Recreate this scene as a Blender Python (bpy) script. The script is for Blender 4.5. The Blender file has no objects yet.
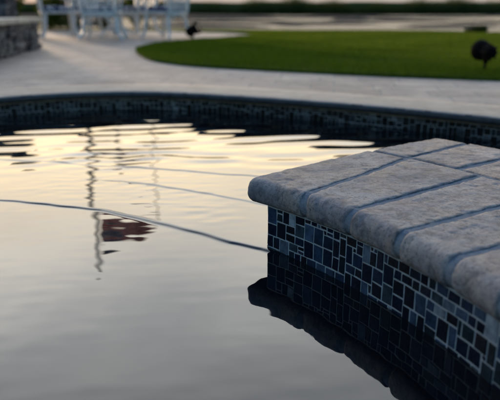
import bpy, bmesh, math, random
import numpy as np
from mathutils import Vector, noise
random.seed(7)
rng = np.random.default_rng(11)
S = bpy.context.scene
COL = S.collection
rad = math.radians

# ------------------------------------------------------------------ materials
def lin(c):
    return tuple((v/12.92 if v <= .04045 else ((v+.055)/1.055)**2.4) for v in c)

class NT:
    def __init__(s, name, rough=.6, base=(.5, .5, .5), spec=None, metal=0):
        s.m = bpy.data.materials.new(name); s.m.use_nodes = True
        s.t = s.m.node_tree; s.b = s.t.nodes['Principled BSDF']
        s.b.inputs['Base Color'].default_value = (*base, 1)
        s.b.inputs['Roughness'].default_value = rough
        s.b.inputs['Metallic'].default_value = metal
        if spec is not None: s.b.inputs['Specular IOR Level'].default_value = spec
        s.co = None
    def n(s, kind, **kw):
        nd = s.t.nodes.new(kind)
        for k, v in kw.items():
            if k in nd.inputs.keys() if isinstance(k, str) else False: nd.inputs[k].default_value = v
            else: setattr(nd, k, v)
        return nd
    def link(s, a, b): s.t.links.new(a, b)
    def coord(s):
        if not s.co: s.co = s.t.nodes.new('ShaderNodeTexCoord').outputs['Object']
        return s.co
    def mapping(s, scale=(1, 1, 1), rot=(0, 0, 0)):
        m = s.t.nodes.new('ShaderNodeMapping'); s.link(s.coord(), m.inputs[0])
        m.inputs['Scale'].default_value = scale; m.inputs['Rotation'].default_value = rot
        return m.outputs[0]
    def noise(s, scale, detail=4, rough=.55, vec=None, dist=0):
        nd = s.t.nodes.new('ShaderNodeTexNoise'); s.link(vec or s.coord(), nd.inputs['Vector'])
        nd.inputs['Scale'].default_value = scale; nd.inputs['Detail'].default_value = detail
        nd.inputs['Roughness'].default_value = rough; nd.inputs['Distortion'].default_value = dist
        return nd.outputs['Fac']
    def voro(s, scale, feature='F1', out='Distance', vec=None):
        nd = s.t.nodes.new('ShaderNodeTexVoronoi'); nd.feature = feature
        s.link(vec or s.coord(), nd.inputs['Vector']); nd.inputs['Scale'].default_value = scale
        return nd.outputs[out]
    def ramp(s, fac, stops, interp='LINEAR'):
        nd = s.t.nodes.new('ShaderNodeValToRGB'); s.link(fac, nd.inputs[0]); cr = nd.color_ramp
        cr.interpolation = interp
        while len(cr.elements) < len(stops): cr.elements.new(.5)
        for e, (p, c) in zip(cr.elements, stops):
            e.position = p; e.color = (*c, 1) if len(c) == 3 else c
        return nd.outputs[0]
    def mix(s, fac, a, b, mode='MIX'):
        nd = s.t.nodes.new('ShaderNodeMix'); nd.data_type = 'RGBA'; nd.blend_type = mode
        for i, v in ((0, fac), (6, a), (7, b)):
            if hasattr(v, 'is_linked') or hasattr(v, 'node'): s.link(v, nd.inputs[i])
            else: nd.inputs[i].default_value = v if i == 0 else (*v, 1)
        return nd.outputs[2]
    def math(s, op, a, b=0.0):
        nd = s.t.nodes.new('ShaderNodeMath'); nd.operation = op
        for i, v in ((0, a), (1, b)):
            if hasattr(v, 'node'): s.link(v, nd.inputs[i])
            else: nd.inputs[i].default_value = v
        return nd.outputs[0]
    def bump(s, h, strength=.5, dist=.002, normal=None):
        nd = s.t.nodes.new('ShaderNodeBump'); s.link(h, nd.inputs['Height'])
        nd.inputs['Strength'].default_value = strength; nd.inputs['Distance'].default_value = dist
        if normal: s.link(normal, nd.inputs['Normal'])
        s.link(nd.outputs[0], s.b.inputs['Normal']); return nd.outputs[0]
    def color(s, o): s.link(o, s.b.inputs['Base Color'])
    def rough(s, o): s.link(o, s.b.inputs['Roughness'])

def M_travertine():
    k = NT('travertine', .62, spec=.35)
    oi = k.t.nodes.new('ShaderNodeObjectInfo')
    sh = k.t.nodes.new('ShaderNodeVectorMath'); sh.operation = 'ADD'; k.link(k.coord(), sh.inputs[0])
    sc = k.t.nodes.new('ShaderNodeVectorMath'); sc.operation = 'SCALE'
    cmb = k.t.nodes.new('ShaderNodeCombineXYZ')
    for i in range(3): k.link(oi.outputs['Random'], cmb.inputs[i])
    k.link(cmb.outputs[0], sc.inputs[0]); sc.inputs['Scale'].default_value = 7.0
    k.link(sc.outputs[0], sh.inputs[1]); v = sh.outputs[0]
    big = k.noise(9, 5, .6, v, .4); mid = k.noise(27, 8, .72, v, .5); fine = k.noise(150, 5, .75, v)
    c = k.ramp(big, [(.3, (.20, .19, .215)), (.46, (.32, .30, .32)), (.6, (.44, .39, .37)), (.72, (.52, .48, .46))])
    tan = k.noise(6.5, 5, .6, v, .9)
    c = k.mix(k.ramp(tan, [(.46, (0,)*3), (.62, (.85,)*3)]), c, (.46, .345, .28))
    c = k.mix(k.ramp(mid, [(.37, (.9,)*3), (.505, (0,)*3)]), c, (.12, .118, .135))
    c = k.mix(k.ramp(mid, [(.54, (0,)*3), (.66, (.8,)*3)]), c, (.46, .43, .41))
    c = k.mix(k.ramp(fine, [(.36, (.85,)*3), (.475, (0,)*3)]), c, (.10, .095, .10))
    vein = k.noise(13, 6, .75, v, 1.6)
    c = k.mix(k.ramp(vein, [(.475, (0,)*3), (.5, (.35,)*3), (.525, (0,)*3)]), c, (.13, .12, .125))
    tint = k.ramp(oi.outputs['Random'], [(0, (.78, .80, .86)), (.5, (1, .97, .97)), (1, (1.12, 1.0, .93))])
    c = k.mix(1.0, c, tint, 'MULTIPLY')
    k.color(c)
    pits = k.ramp(k.voro(120, vec=v), [(.0, (0,)*3), (.28, (1,)*3)])
    pm = k.ramp(k.noise(24, 3, .5, v), [(.5, (1,)*3), (.62, (0,)*3)])
    pit = k.math('MAXIMUM', pits, pm)
    h = k.math('ADD', k.math('MULTIPLY', mid, .9), k.math('MULTIPLY', fine, .45))
    h = k.math('ADD', h, k.math('MULTIPLY', pit, .55))
    k.bump(h, .9, .0016)
    return k.m

def M_mortar():
    k = NT('mortar', .9, spec=.15)
    c = k.ramp(k.noise(60, 7, .8), [(.3, (.14, .16, .20)), (.55, (.24, .265, .31)), (.75, (.32, .34, .37))]); k.color(c)
    k.bump(k.noise(260, 4, .6), .6, .0015); return k.m

def M_tiles(name='mosaic_tiles'):
    k = NT(name, .2, spec=.14)
    a = k.t.nodes.new('ShaderNodeVertexColor'); a.layer_name = 'Col'
    n = k.ramp(k.noise(55, 4, .6), [(.3, (.5,)*3), (.7, (1.6,)*3)])
    k.color(k.mix(1.0, a.outputs[0], n, 'MULTIPLY'))
    k.rough(k.ramp(k.noise(90, 3), [(.35, (.08,)*3), (.65, (.45,)*3)]))
    k.bump(k.noise(150, 5, .7), .6, .0012); return k.m

def M_grout():
    k = NT('grout', .85, spec=.2)
    k.color(k.ramp(k.noise(70, 5, .7), [(.3, (.32, .34, .37)), (.7, (.50, .53, .56))]))
    k.bump(k.noise(400, 3), .4, .0008); return k.m

def M_patio():
    k = NT('patio_pavers', .7, spec=.3)
    br = k.t.nodes.new('ShaderNodeTexBrick'); k.link(k.mapping(rot=(0, 0, rad(8))), br.inputs['Vector'])
    br.inputs['Scale'].default_value = 1; br.inputs['Brick Width'].default_value = .34; br.inputs['Row Height'].default_value = .2
    br.inputs['Mortar Size'].default_value = .006; br.inputs['Mortar Smooth'].default_value = .3
    br.inputs['Color1'].default_value = (.46, .36, .30, 1); br.inputs['Color2'].default_value = (.62, .50, .43, 1)
    br.inputs['Mortar'].default_value = (.34, .31, .31, 1); br.offset = .37; br.squash = .7; br.squash_frequency = 3
    n = k.ramp(k.noise(5, 7, .65), [(.3, (.78,)*3), (.7, (1.14,)*3)])
    c = k.mix(1.0, br.outputs[0], n, 'MULTIPLY')
    n2 = k.ramp(k.noise(30, 6, .7), [(.34, (.8, .79, .79)), (.6, (1.05,)*3)])
    k.color(k.mix(1.0, c, n2, 'MULTIPLY'))
    h = k.math('ADD', k.math('MULTIPLY', br.outputs['Fac'], -.8), k.math('MULTIPLY', k.noise(14, 6, .7), .9))
    k.bump(h, .5, .004)
    k.rough(k.ramp(k.noise(8, 4), [(.3, (.6,)*3), (.7, (.8,)*3)]))
    return k.m

def M_stone():
    k = NT('stacked_stone', .85, spec=.2)
    v = k.mapping(scale=(1, 1, 1.9))
    cell = k.voro(7.5, out='Color', vec=v)
    sp = k.t.nodes.new('ShaderNodeSeparateColor'); k.link(cell, sp.inputs[0])
    c = k.ramp(sp.outputs[0], [(0, (.07, .065, .075)), (.35, (.14, .135, .15)), (.7, (.23, .22, .23)), (1, (.32, .29, .27))])
    e = k.voro(7.5, 'DISTANCE_TO_EDGE', vec=v)
    c = k.mix(k.ramp(e, [(0, (1,)*3), (.06, (0,)*3)]), c, (.05, .05, .055))
    k.color(k.mix(1, c, k.ramp(k.noise(25, 6), [(.3, (.7,)*3), (.7, (1.2,)*3)]), 'MULTIPLY'))
    k.bump(k.math('ADD', k.ramp(e, [(0, (0,)*3), (.1, (1,)*3)]), k.math('MULTIPLY', k.noise(20, 5), .5)), 1, .02)
    return k.m

def M_simple(name, c1, c2, scale=20, rough=.6, bump=.3, bd=.003, spec=.4, metal=0):
    k = NT(name, rough, spec=spec, metal=metal)
    k.color(k.ramp(k.noise(scale, 5, .6), [(.3, c1), (.7, c2)]))
    if bump: k.bump(k.noise(scale*4, 4), bump, bd)
    return k.m

def M_cushion():
    k = NT('cushion_fabric', .9, spec=.15)
    d = k.voro(15); e = k.voro(13, out='Color')
    k.color(k.ramp(d, [(.0, (.012, .02, .08)), (.47, (.015, .025, .10)), (.54, (.55, .58, .66)), (.7, (.62, .65, .72))]))
    return k.m

def M_lawn():
    k = NT('lawn_ground', .9, spec=.1)
    n = k.noise(1.3, 4); n2 = k.noise(45, 5, .7)
    c = k.ramp(n, [(.3, (.05, .095, .005)), (.7, (.09, .135, .01))])
    k.color(k.mix(1, c, k.ramp(n2, [(.3, (.55,)*3), (.7, (1.25,)*3)]), 'MULTIPLY'))
    k.bump(n2, 1, .02); return k.m

def M_grass():
    k = NT('grass_blades', .75, spec=.12)
    a = k.t.nodes.new('ShaderNodeVertexColor'); a.layer_name = 'Col'
    k.color(a.outputs[0])
    tr = k.t.nodes.new('ShaderNodeBsdfTranslucent'); k.link(a.outputs[0], tr.inputs[0])
    ms = k.t.nodes.new('ShaderNodeMixShader'); ms.inputs[0].default_value = .35
    k.link(k.b.outputs[0], ms.inputs[1]); k.link(tr.outputs[0], ms.inputs[2])
    k.link(ms.outputs[0], k.t.nodes['Material Output'].inputs['Surface']); return k.m

def M_water():
    k = NT('pool_water', .0, base=(.0025, .004, .008))
    k.b.inputs['IOR'].default_value = WATER_IOR
    k.b.inputs['Roughness'].default_value = .012
    h = k.math('ADD', k.noise(11, 2, .4, k.mapping(scale=(.45, 1, 1), rot=(0, 0, rad(-8)))), 0)
    k.bump(h, .07, .01)
    return k.m

def M_bay():
    k = NT('bay_water', .12, base=(.02, .024, .028)); k.b.inputs['IOR'].default_value = 1.33
    v = k.mapping(scale=(.22, 1, 1))
    k.bump(k.math('ADD', k.noise(1.1, 6, .65, v), k.math('MULTIPLY', k.noise(.12, 3, .6, v), 2.0)), 1, .55)
    return k.m

WATER_IOR = 1.65
def M_flag():
    k = NT('flag_cloth', .8, spec=.15)
    uv = k.t.nodes.new('ShaderNodeUVMap'); sp = k.t.nodes.new('ShaderNodeSeparateXYZ'); k.link(uv.outputs[0], sp.inputs[0])
    u, v = sp.outputs[0], sp.outputs[1]
    st = k.math('GREATER_THAN', k.math('FRACT', k.math('MULTIPLY', v, 6.5)), .5)
    c = k.mix(st, (.34, .03, .045), (.42, .40, .42))
    cant = k.math('MULTIPLY', k.math('LESS_THAN', u, .4), k.math('GREATER_THAN', v, .4615))
    cu = k.t.nodes.new('ShaderNodeCombineXYZ'); k.link(k.math('MULTIPLY', u, 27.5), cu.inputs[0]); k.link(k.math('MULTIPLY', v, 16.7), cu.inputs[1])
    fx = k.math('SUBTRACT', k.math('FRACT', k.math('MULTIPLY', u, 27.5)), .5)
    fy = k.math('SUBTRACT', k.math('FRACT', k.math('MULTIPLY', v, 16.7)), .5)
    dd = k.math('ADD', k.math('MULTIPLY', fx, fx), k.math('MULTIPLY', fy, fy))
    star = k.math('LESS_THAN', dd, .07)
    c = k.mix(cant, c, k.mix(star, (.02, .03, .11), (.6, .6, .62)))
    k.color(c)
    tr = k.t.nodes.new('ShaderNodeBsdfTranslucent'); k.link(c, tr.inputs[0])
    ms = k.t.nodes.new('ShaderNodeMixShader'); ms.inputs[0].default_value = .22
    k.link(k.b.outputs[0], ms.inputs[1]); k.link(tr.outputs[0], ms.inputs[2]); k.link(ms.outputs[0], k.t.nodes['Material Output'].inputs['Surface'])
    return k.m

MT = {}
MT['trav'] = M_travertine(); MT['mortar'] = M_mortar(); MT['tile'] = M_tiles(); MT['grout'] = M_grout()
MT['patio'] = M_patio(); MT['stone'] = M_stone(); MT['cushion'] = M_cushion(); MT['lawn'] = M_lawn()
MT['grass'] = M_grass(); MT['water'] = M_water(); MT['bay'] = M_bay(); MT['flag'] = M_flag()
MT['coping'] = M_simple('pool_coping_stone', (.27, .225, .20), (.46, .395, .35), 9, .6, .6, .004)
MT['shadenose'] = M_simple('shaded_stone_nose', (.03, .034, .042), (.075, .08, .09), 30, .45, .5, .003)  # shade on the far coping nose, painted in as darker stone colour
MT['cap'] = M_simple('wall_cap_stone', (.42, .38, .33), (.58, .53, .46), 8, .5, .4, .004)
MT['white'] = M_simple('white_painted_metal', (.62, .64, .66), (.78, .79, .80), 30, .4, .1, .001, .5)
MT['black'] = M_simple('black_metal', (.003, .003, .004), (.006, .006, .007), 40, .8, .2, .001, .05)
MT['lens'] = M_simple('lamp_lens', (.015, .017, .025), (.025, .027, .035), 30, .4, 0, 0, .15)
MT['core'] = M_simple('wall_core', (.10, .10, .10), (.18, .18, .18), 30, .9)
MT['shell'] = M_simple('pool_shell', (.01, .012, .016), (.02, .022, .028), 20, .8)
MT['soil'] = M_simple('bank_soil', (.05, .04, .03), (.11, .09, .07), 3, .95, .6, .05)
MT['streak'] = M_simple('streak_dark', (.03, .028, .026), (.08, .07, .065), 1.5, .95, .5, .05, .05)  # dark tone for the imitated reflection streaks on the bay
MT['marsh'] = M_simple('marsh_ground', (.03, .045, .012), (.055, .075, .02), .3, .95, .8, .3, .1)
MT['bark'] = M_simple('bark', (.05, .035, .025), (.10, .08, .06), 30, .9)
MT['pole'] = M_simple('pole_paint', (.22, .22, .21), (.32, .31, .29), 12, .45, 0, 0, .5)
MT['wood'] = M_simple('weathered_wood', (.06, .05, .045), (.12, .10, .09), 20, .8)
MT['rope'] = M_simple('rope', (.5, .48, .42), (.6, .57, .5), 80, .9)
MT['gold'] = M_simple('gilded_ball', (.5, .36, .12), (.6, .44, .16), 20, .35, 0, 0, .5, .6)
MT['leafdark'] = MT['grass']

# ------------------------------------------------------------------ mesh helpers
def link(name, me, mat, parent=None, smooth=False):
    o = bpy.data.objects.new(name, me); COL.objects.link(o)
    if mat: me.materials.append(mat)
    if parent: o.parent = parent
    if smooth: me.polygons.foreach_set('use_smooth', [True]*len(me.polygons))
    return o
def mesh(name, verts, faces, mat, parent=None, smooth=False):
    me = bpy.data.meshes.new(name); me.from_pydata([tuple(v) for v in verts], [], faces); me.update()
    return link(name, me, mat, parent, smooth)
def frombm(name, bm, mat, parent=None, smooth=False, bevel=0):
    if bevel: bmesh.ops.bevel(bm, geom=bm.edges[:], offset=bevel, segments=2, affect='EDGES', clamp_overlap=True)
    bmesh.ops.recalc_face_normals(bm, faces=bm.faces[:])
    me = bpy.data.meshes.new(name); bm.to_mesh(me); bm.free()
    return link(name, me, mat, parent, smooth)
def tag(o, label=None, cat=None, group=None, kind=None):
    if label: o['label'] = label
    if cat: o['category'] = cat
    if group: o['group'] = group
    if kind: o['kind'] = kind
    return o
def empty(name, loc, rz=0):
    o = bpy.data.objects.new(name, None); COL.objects.link(o); o.location = loc; o.rotation_euler = (0, 0, rz)
    o.empty_display_size = .1; return o
def box(bm, c, s, rz=0):
    r = bmesh.ops.create_cube(bm, size=1)
    for v in r['verts']:
        x, y, z = v.co.x*s[0], v.co.y*s[1], v.co.z*s[2]
        v.co = (c[0]+x*math.cos(rz)-y*math.sin(rz), c[1]+x*math.sin(rz)+y*math.cos(rz), c[2]+z)
def tube(bm, pts, r, seg=10, cap=True):
    pts = [Vector(p) for p in pts]; n = len(pts)
    rs = r if isinstance(r, (list, tuple)) else [r]*n
    rings = []; up = None
    for i, p in enumerate(pts):
        d = (pts[min(i+1, n-1)]-pts[max(i-1, 0)]).normalized()
        if up is None:
            up = Vector((0, 0, 1)) if abs(d.z) < .9 else Vector((1, 0, 0))
        a = d.cross(up).normalized(); b = a.cross(d).normalized(); up = b
        rings.append([bm.verts.new(p+(a*math.cos(t)+b*math.sin(t))*rs[i]) for t in [2*math.pi*k/seg for k in range(seg)]])
    for i in range(n-1):
        for k in range(seg):
            bm.faces.new((rings[i][k], rings[i][(k+1) % seg], rings[i+1][(k+1) % seg], rings[i+1][k]))
    if cap:
        bm.faces.new(rings[0][::-1]); bm.faces.new(rings[-1])
def lathe(bm, prof, seg=24, mat=None):
    rings = []
    for (r, z) in prof:
        rings.append([bm.verts.new((max(r, 1e-4)*math.cos(2*math.pi*k/seg), max(r, 1e-4)*math.sin(2*math.pi*k/seg), z)) for k in range(seg)])
    for i in range(len(prof)-1):
        for k in range(seg):
            bm.faces.new((rings[i][k], rings[i][(k+1) % seg], rings[i+1][(k+1) % seg], rings[i+1][k]))
    bm.faces.new(rings[0][::-1]); bm.faces.new(rings[-1])
def smoothpts(pts, n=8, closed=False):
    out = []; m = len(pts); P = [Vector(p) for p in pts]
    rngi = range(m if closed else m-1)
    for i in rngi:
        if closed: a, b, c, d = P[(i-1) % m], P[i], P[(i+1) % m], P[(i+2) % m]
        else: a, b, c, d = P[max(i-1, 0)], P[i], P[i+1], P[min(i+2, m-1)]
        for k in range(n):
            t = k/n
            out.append(.5*((2*b)+(c-a)*t+(2*a-5*b+4*c-d)*t*t+(3*b-a-3*c+d)*t**3))
    if not closed: out.append(P[-1])
    return out
def fbm(v, f, o=3):
    return noise.fractal(Vector(v)*f, 1.0, 2.0, o)

# ------------------------------------------------------------------ pool outline
PATZ = .10
pool_pts = [(-1.45, 2.62), (-1.222, 2.87), (-1.013, 3.0), (-.778, 3.075), (-.519, 3.087), (-.253, 3.015), (0, 2.905), (.236, 2.79), (.452, 2.672),
            (.65, 2.55), (.824, 2.425), (.982, 2.306), (1.3, 2.0), (1.62, 1.5), (1.8, .85), (1.8, .1), (1.55, -.6), (.9, -1.15), (0, -1.35),
            (-1.1, -1.2), (-1.85, -.5), (-2.15, .5), (-2.1, 1.5), (-1.8, 2.2)]
outline = [Vector((p.x, p.y)) for p in smoothpts([(x, y, 0) for x, y in pool_pts], 12, True)]
# resample evenly
seg = [(outline[(i+1) % len(outline)]-outline[i]).length for i in range(len(outline))]
per = sum(seg); NO = 480
def along(s):
    s %= per; i = 0
    while s > seg[i]: s -= seg[i]; i += 1
    return outline[i].lerp(outline[(i+1) % len(outline)], s/seg[i])
O = [along(per*i/NO) for i in range(NO)]
N = []
for i in range(NO):
    d = (O[(i+1) % NO]-O[i-1]).normalized(); N.append(Vector((-d.y, d.x)))
# outward normal check
if (O[0]+N[0]*.1).length < O[0].length: N = [-n for n in N]
DS = per/NO

# patio sheet: from coping outer edge out to the land boundary
bank = [(-16, 15.5), (-7, 14.2), (-2.7, 13.7), (0, 13.05), (2.9, 11.85), (4.4, 10.85), (9, 7.5), (16, 1.5)]
land = [(-16, -9), (16, -9)]
poly = [(x, y) for x, y in land] + [(x, y) for x, y in bank[::-1]]
def ray_poly(p, d):
    best = None
    for i in range(len(poly)):
        a = Vector(poly[i]); b = Vector(poly[(i+1) % len(poly)]); e = b-a
        den = d.x*e.y-d.y*e.x
        if abs(den) < 1e-9: continue
        w = a-p; t = (w.x*e.y-w.y*e.x)/den; u = (w.x*d.y-w.y*d.x)/den
        if t > 0 and -1e-6 <= u <= 1+1e-6 and (best is None or t < best): best = t
    return p+d*best
cen = Vector((-.2, .8)); CW = .30
inner = [O[i]+N[i]*CW for i in range(NO)]
verts = []; faces = []
R = 14
for i in range(NO):
    p = inner[i]; d = (p-cen).normalized(); q = ray_poly(cen, d)
    for r in range(R+1):
        t = (r/R)**2; w = p.lerp(q, t); verts.append((w.x, w.y, PATZ-.002))
for i in range(NO):
    for r in range(R):
        a = i*(R+1)+r; b = ((i+1) % NO)*(R+1)+r
        faces.append((a, b, b+1, a+1))
patio = tag(mesh('patio', verts, faces, MT['patio']), kind='structure')
# retaining edge of the land down to the bay
vs = []; fs = []
for x, y in poly: vs += [(x, y, PATZ-.003), (x, y, -1.2)]
n = len(poly)
for i in range(n): fs.append((2*i, 2*i+1, 2*((i+1) % n)+1, 2*((i+1) % n)))
tag(mesh('bank', vs, fs, MT['soil']), kind='structure')

# pool coping (far rim): one ring of bullnose stones
cp_prof = []
th = .034; rr = th/2
for k in range(9):
    a = -math.pi/2 - math.pi*k/8
    cp_prof.append((rr*math.cos(a)-.005, PATZ-rr+rr*math.sin(a)))
cp_prof = [(CW, PATZ-th)] + cp_prof + [(.06, PATZ+.0005), (.14, PATZ), (.22, PATZ), (CW-.004, PATZ), (CW, PATZ-.004)]
bm = bmesh.new()
SN = NO  # outline steps per stone
for s0 in range(0, NO, SN):
    steps = min(SN, NO-s0); rings = []; dz = random.uniform(-.0003, .0003)
    for k in range(steps+1):
        f = k
        if k == 0: f = .03
        if k == steps: f = steps-.03
        i = int(s0+f) % NO; fr = (s0+f)-int(s0+f)
        p = O[i].lerp(O[(i+1) % NO], fr); nn = N[i].lerp(N[(i+1) % NO], fr)
        ring = []
        for (r, z) in cp_prof:
            q = p+nn*r; e = fbm((q.x, q.y, z), 12)*.0008
            ring.append(bm.verts.new((q.x, q.y, z+dz+(e if r < CW-.02 else 0))))
        rings.append(ring)
    m = len(cp_prof)
    for k in range(steps):
        for j in range(m):
            bm.faces.new((rings[k][j], rings[k][(j+1) % m], rings[k+1][(j+1) % m], rings[k+1][j]))
    bm.faces.new(rings[0]); bm.faces.new(rings[-1][::-1])
pc = frombm('pool_coping', bm, MT['coping'], smooth=True); pc.data.materials.append(MT['shadenose'])
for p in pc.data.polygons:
    if p.center.z < PATZ-.0035: p.material_index = 1  # faces below the top edge take the painted shade
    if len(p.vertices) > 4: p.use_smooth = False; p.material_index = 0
tag(pc, kind='structure')
# joints under the coping
vs = []; fs = []
for i in range(NO):
    for (r, z) in ((.012, PATZ-.042), (.008, PATZ-.0016), (CW-.004, PATZ-.0016)): q = O[i]+N[i]*r; vs.append((q.x, q.y, z))
for i in range(NO):
    for j in range(2): a = i*3+j; b = ((i+1) % NO)*3+j; fs.append((a, a+1, b+1, b))
tag(mesh('coping_joints', vs, fs, MT['coping']), kind='structure')

# ------------------------------------------------------------------ mosaic tiles
PAL = [((.004, .006, .015), 6), ((.007, .013, .034), 5), ((.013, .025, .058), 4), ((.026, .05, .10), 3), ((.055, .09, .155), 1.6),
       ((.12, .155, .21), 1.1), ((.28, .32, .38), .6), ((.009, .02, .03), 3), ((.035, .055, .075), 1.2)]
def pack(cols, rows, sizes, rnd):
    g = [[0]*rows for _ in range(cols)]; out = []
    for i in range(cols):
        for j in range(rows):
            if g[i][j]: continue
            opts = sizes[:]; rnd.shuffle(opts)
            opts.sort(key=lambda s: -(s[0]*s[1])**.5*rnd.uniform(.0, 1))
            for (w, h) in opts+[(1, 1)]:
                if i+w <= cols and j+h <= rows and all(not g[a][b] for a in range(i, i+w) for b in range(j, j+h)):
                    for a in range(i, i+w):
                        for b in range(j, j+h): g[a][b] = 1
                    out.append((i, j, w, h)); break
    return out
def tile_mesh(name, place, length, z0, z1, unit, gap, parent, seed, proud=.002, grey=0):
    """place(s, z, depth) -> xyz ; depth > 0 comes out of the wall"""
    rnd = random.Random(seed); cols = int(length/unit); rows = int(round((z1-z0)/unit))
    us = length/cols; uz = (z1-z0)/rows
    sizes = [(1, 1), (1, 1), (1, 2), (1, 2), (2, 1), (2, 2), (2, 3), (1, 3), (3, 2), (2, 4), (3, 4), (3, 3)]
    vs = []; fs = []; cc = []
    wts = [w for _, w in PAL]
    for (i, j, w, h) in pack(cols, rows, sizes, rnd):
        s0, s1 = i*us+gap/2, (i+w)*us-gap/2; a0, a1 = z0+j*uz+gap/2, z0+(j+h)*uz-gap/2
        jt = [rnd.uniform(-.0011, .0011)*(unit/.0115) for _ in range(8)]
        q = [(s0+jt[0], a0+jt[1]), (s1+jt[2], a0+jt[3]), (s1+jt[4], a1+jt[5]), (s0+jt[6], a1+jt[7])]
        cx = sum(p[0] for p in q)/4; cz = sum(p[1] for p in q)/4
        b = len(vs); til = rnd.uniform(-.0005, .0005); til2 = rnd.uniform(-.0005, .0005)
        e = .0009*(unit/.0115)
        for (s, z) in q: vs.append(place(s, z, -.001))
        for (s, z) in q: vs.append(place(s, z, proud-.0006))
        for k, (s, z) in enumerate(q):
            ss = s+(e if s < cx else -e); zz = z+(e if z < cz else -e)
            vs.append(place(ss, zz, proud+til*(1 if s < cx else -1)+til2*(1 if z < cz else -1)))
        new = []
        for k in range(4):
            new.append((b+k, b+(k+1) % 4, b+4+(k+1) % 4, b+4+k)); new.append((b+4+k, b+4+(k+1) % 4, b+8+(k+1) % 4, b+8+k))
        new.append((b+8, b+9, b+10, b+11)); fs += new
        c = rnd.choices([p for p, _ in PAL], wts)[0]; v = rnd.uniform(.55, 1.05)*(.7 if grey else 1)
        gm = sum(c)/3; c = tuple(q_*(1-grey)+(gm*.9+.012)*grey for q_ in c)
        cc += [(c[0]*v, c[1]*v, c[2]*v, 1)]*len(new)
    me = bpy.data.meshes.new(name); me.from_pydata(vs, [], fs); me.update()
    at = me.color_attributes.new('Col', 'FLOAT_COLOR', 'CORNER')
    arr = []
    for p, c in zip(me.polygons, cc): arr += list(c)*p.loop_total
    at.data.foreach_set('color', arr)
    return link(name, me, MT['tile'], parent)

# pool wall face under the coping
def place_pool(s, z, d):
    s = s % per; f = s/DS; i = int(f) % NO; fr = f-int(f)
    p = O[i].lerp(O[(i+1) % NO], fr); nn = N[i].lerp(N[(i+1) % NO], fr); q = p+nn*(.022-d)
    return (q.x, q.y, z)
pw = mesh('pool_wall', [place_pool(i*DS, z, 0) for i in range(NO) for z in (-.9, PATZ-.03)],
          [(2*i, 2*i+1, 2*((i+1) % NO)+1, 2*((i+1) % NO)) for i in range(NO)], MT['grout']); tag(pw, kind='structure')
tag(tile_mesh('pool_wall_tiles', place_pool, per, -.03, PATZ-.035, .0095, .0026, None, 5, grey=.75), kind='structure')
vs = [(p.x*1.1-.02, p.y*1.1, -.9) for p in O]
tag(mesh('pool_floor', vs, [tuple(range(NO))], MT['shell']), kind='structure')

# ------------------------------------------------------------------ raised wall in front
CX, CY = -.867, .32
def pol(r, a, z): a = rad(a); return (CX+r*math.cos(a), CY+r*math.sin(a), z)
TOP = .155; THK = .056
wall = empty('raised_pool_wall', pol(1.6, 20, 0))
tag(wall, 'low curved raised pool wall capped with grey travertine coping above dark mosaic tiles, at right', 'wall')
def addw(name, vs, fs, mat, smooth=False):
    L = wall.location; return mesh(name, [(v[0]-L.x, v[1]-L.y, v[2]-L.z) for v in vs], fs, mat, wall, smooth)

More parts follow.
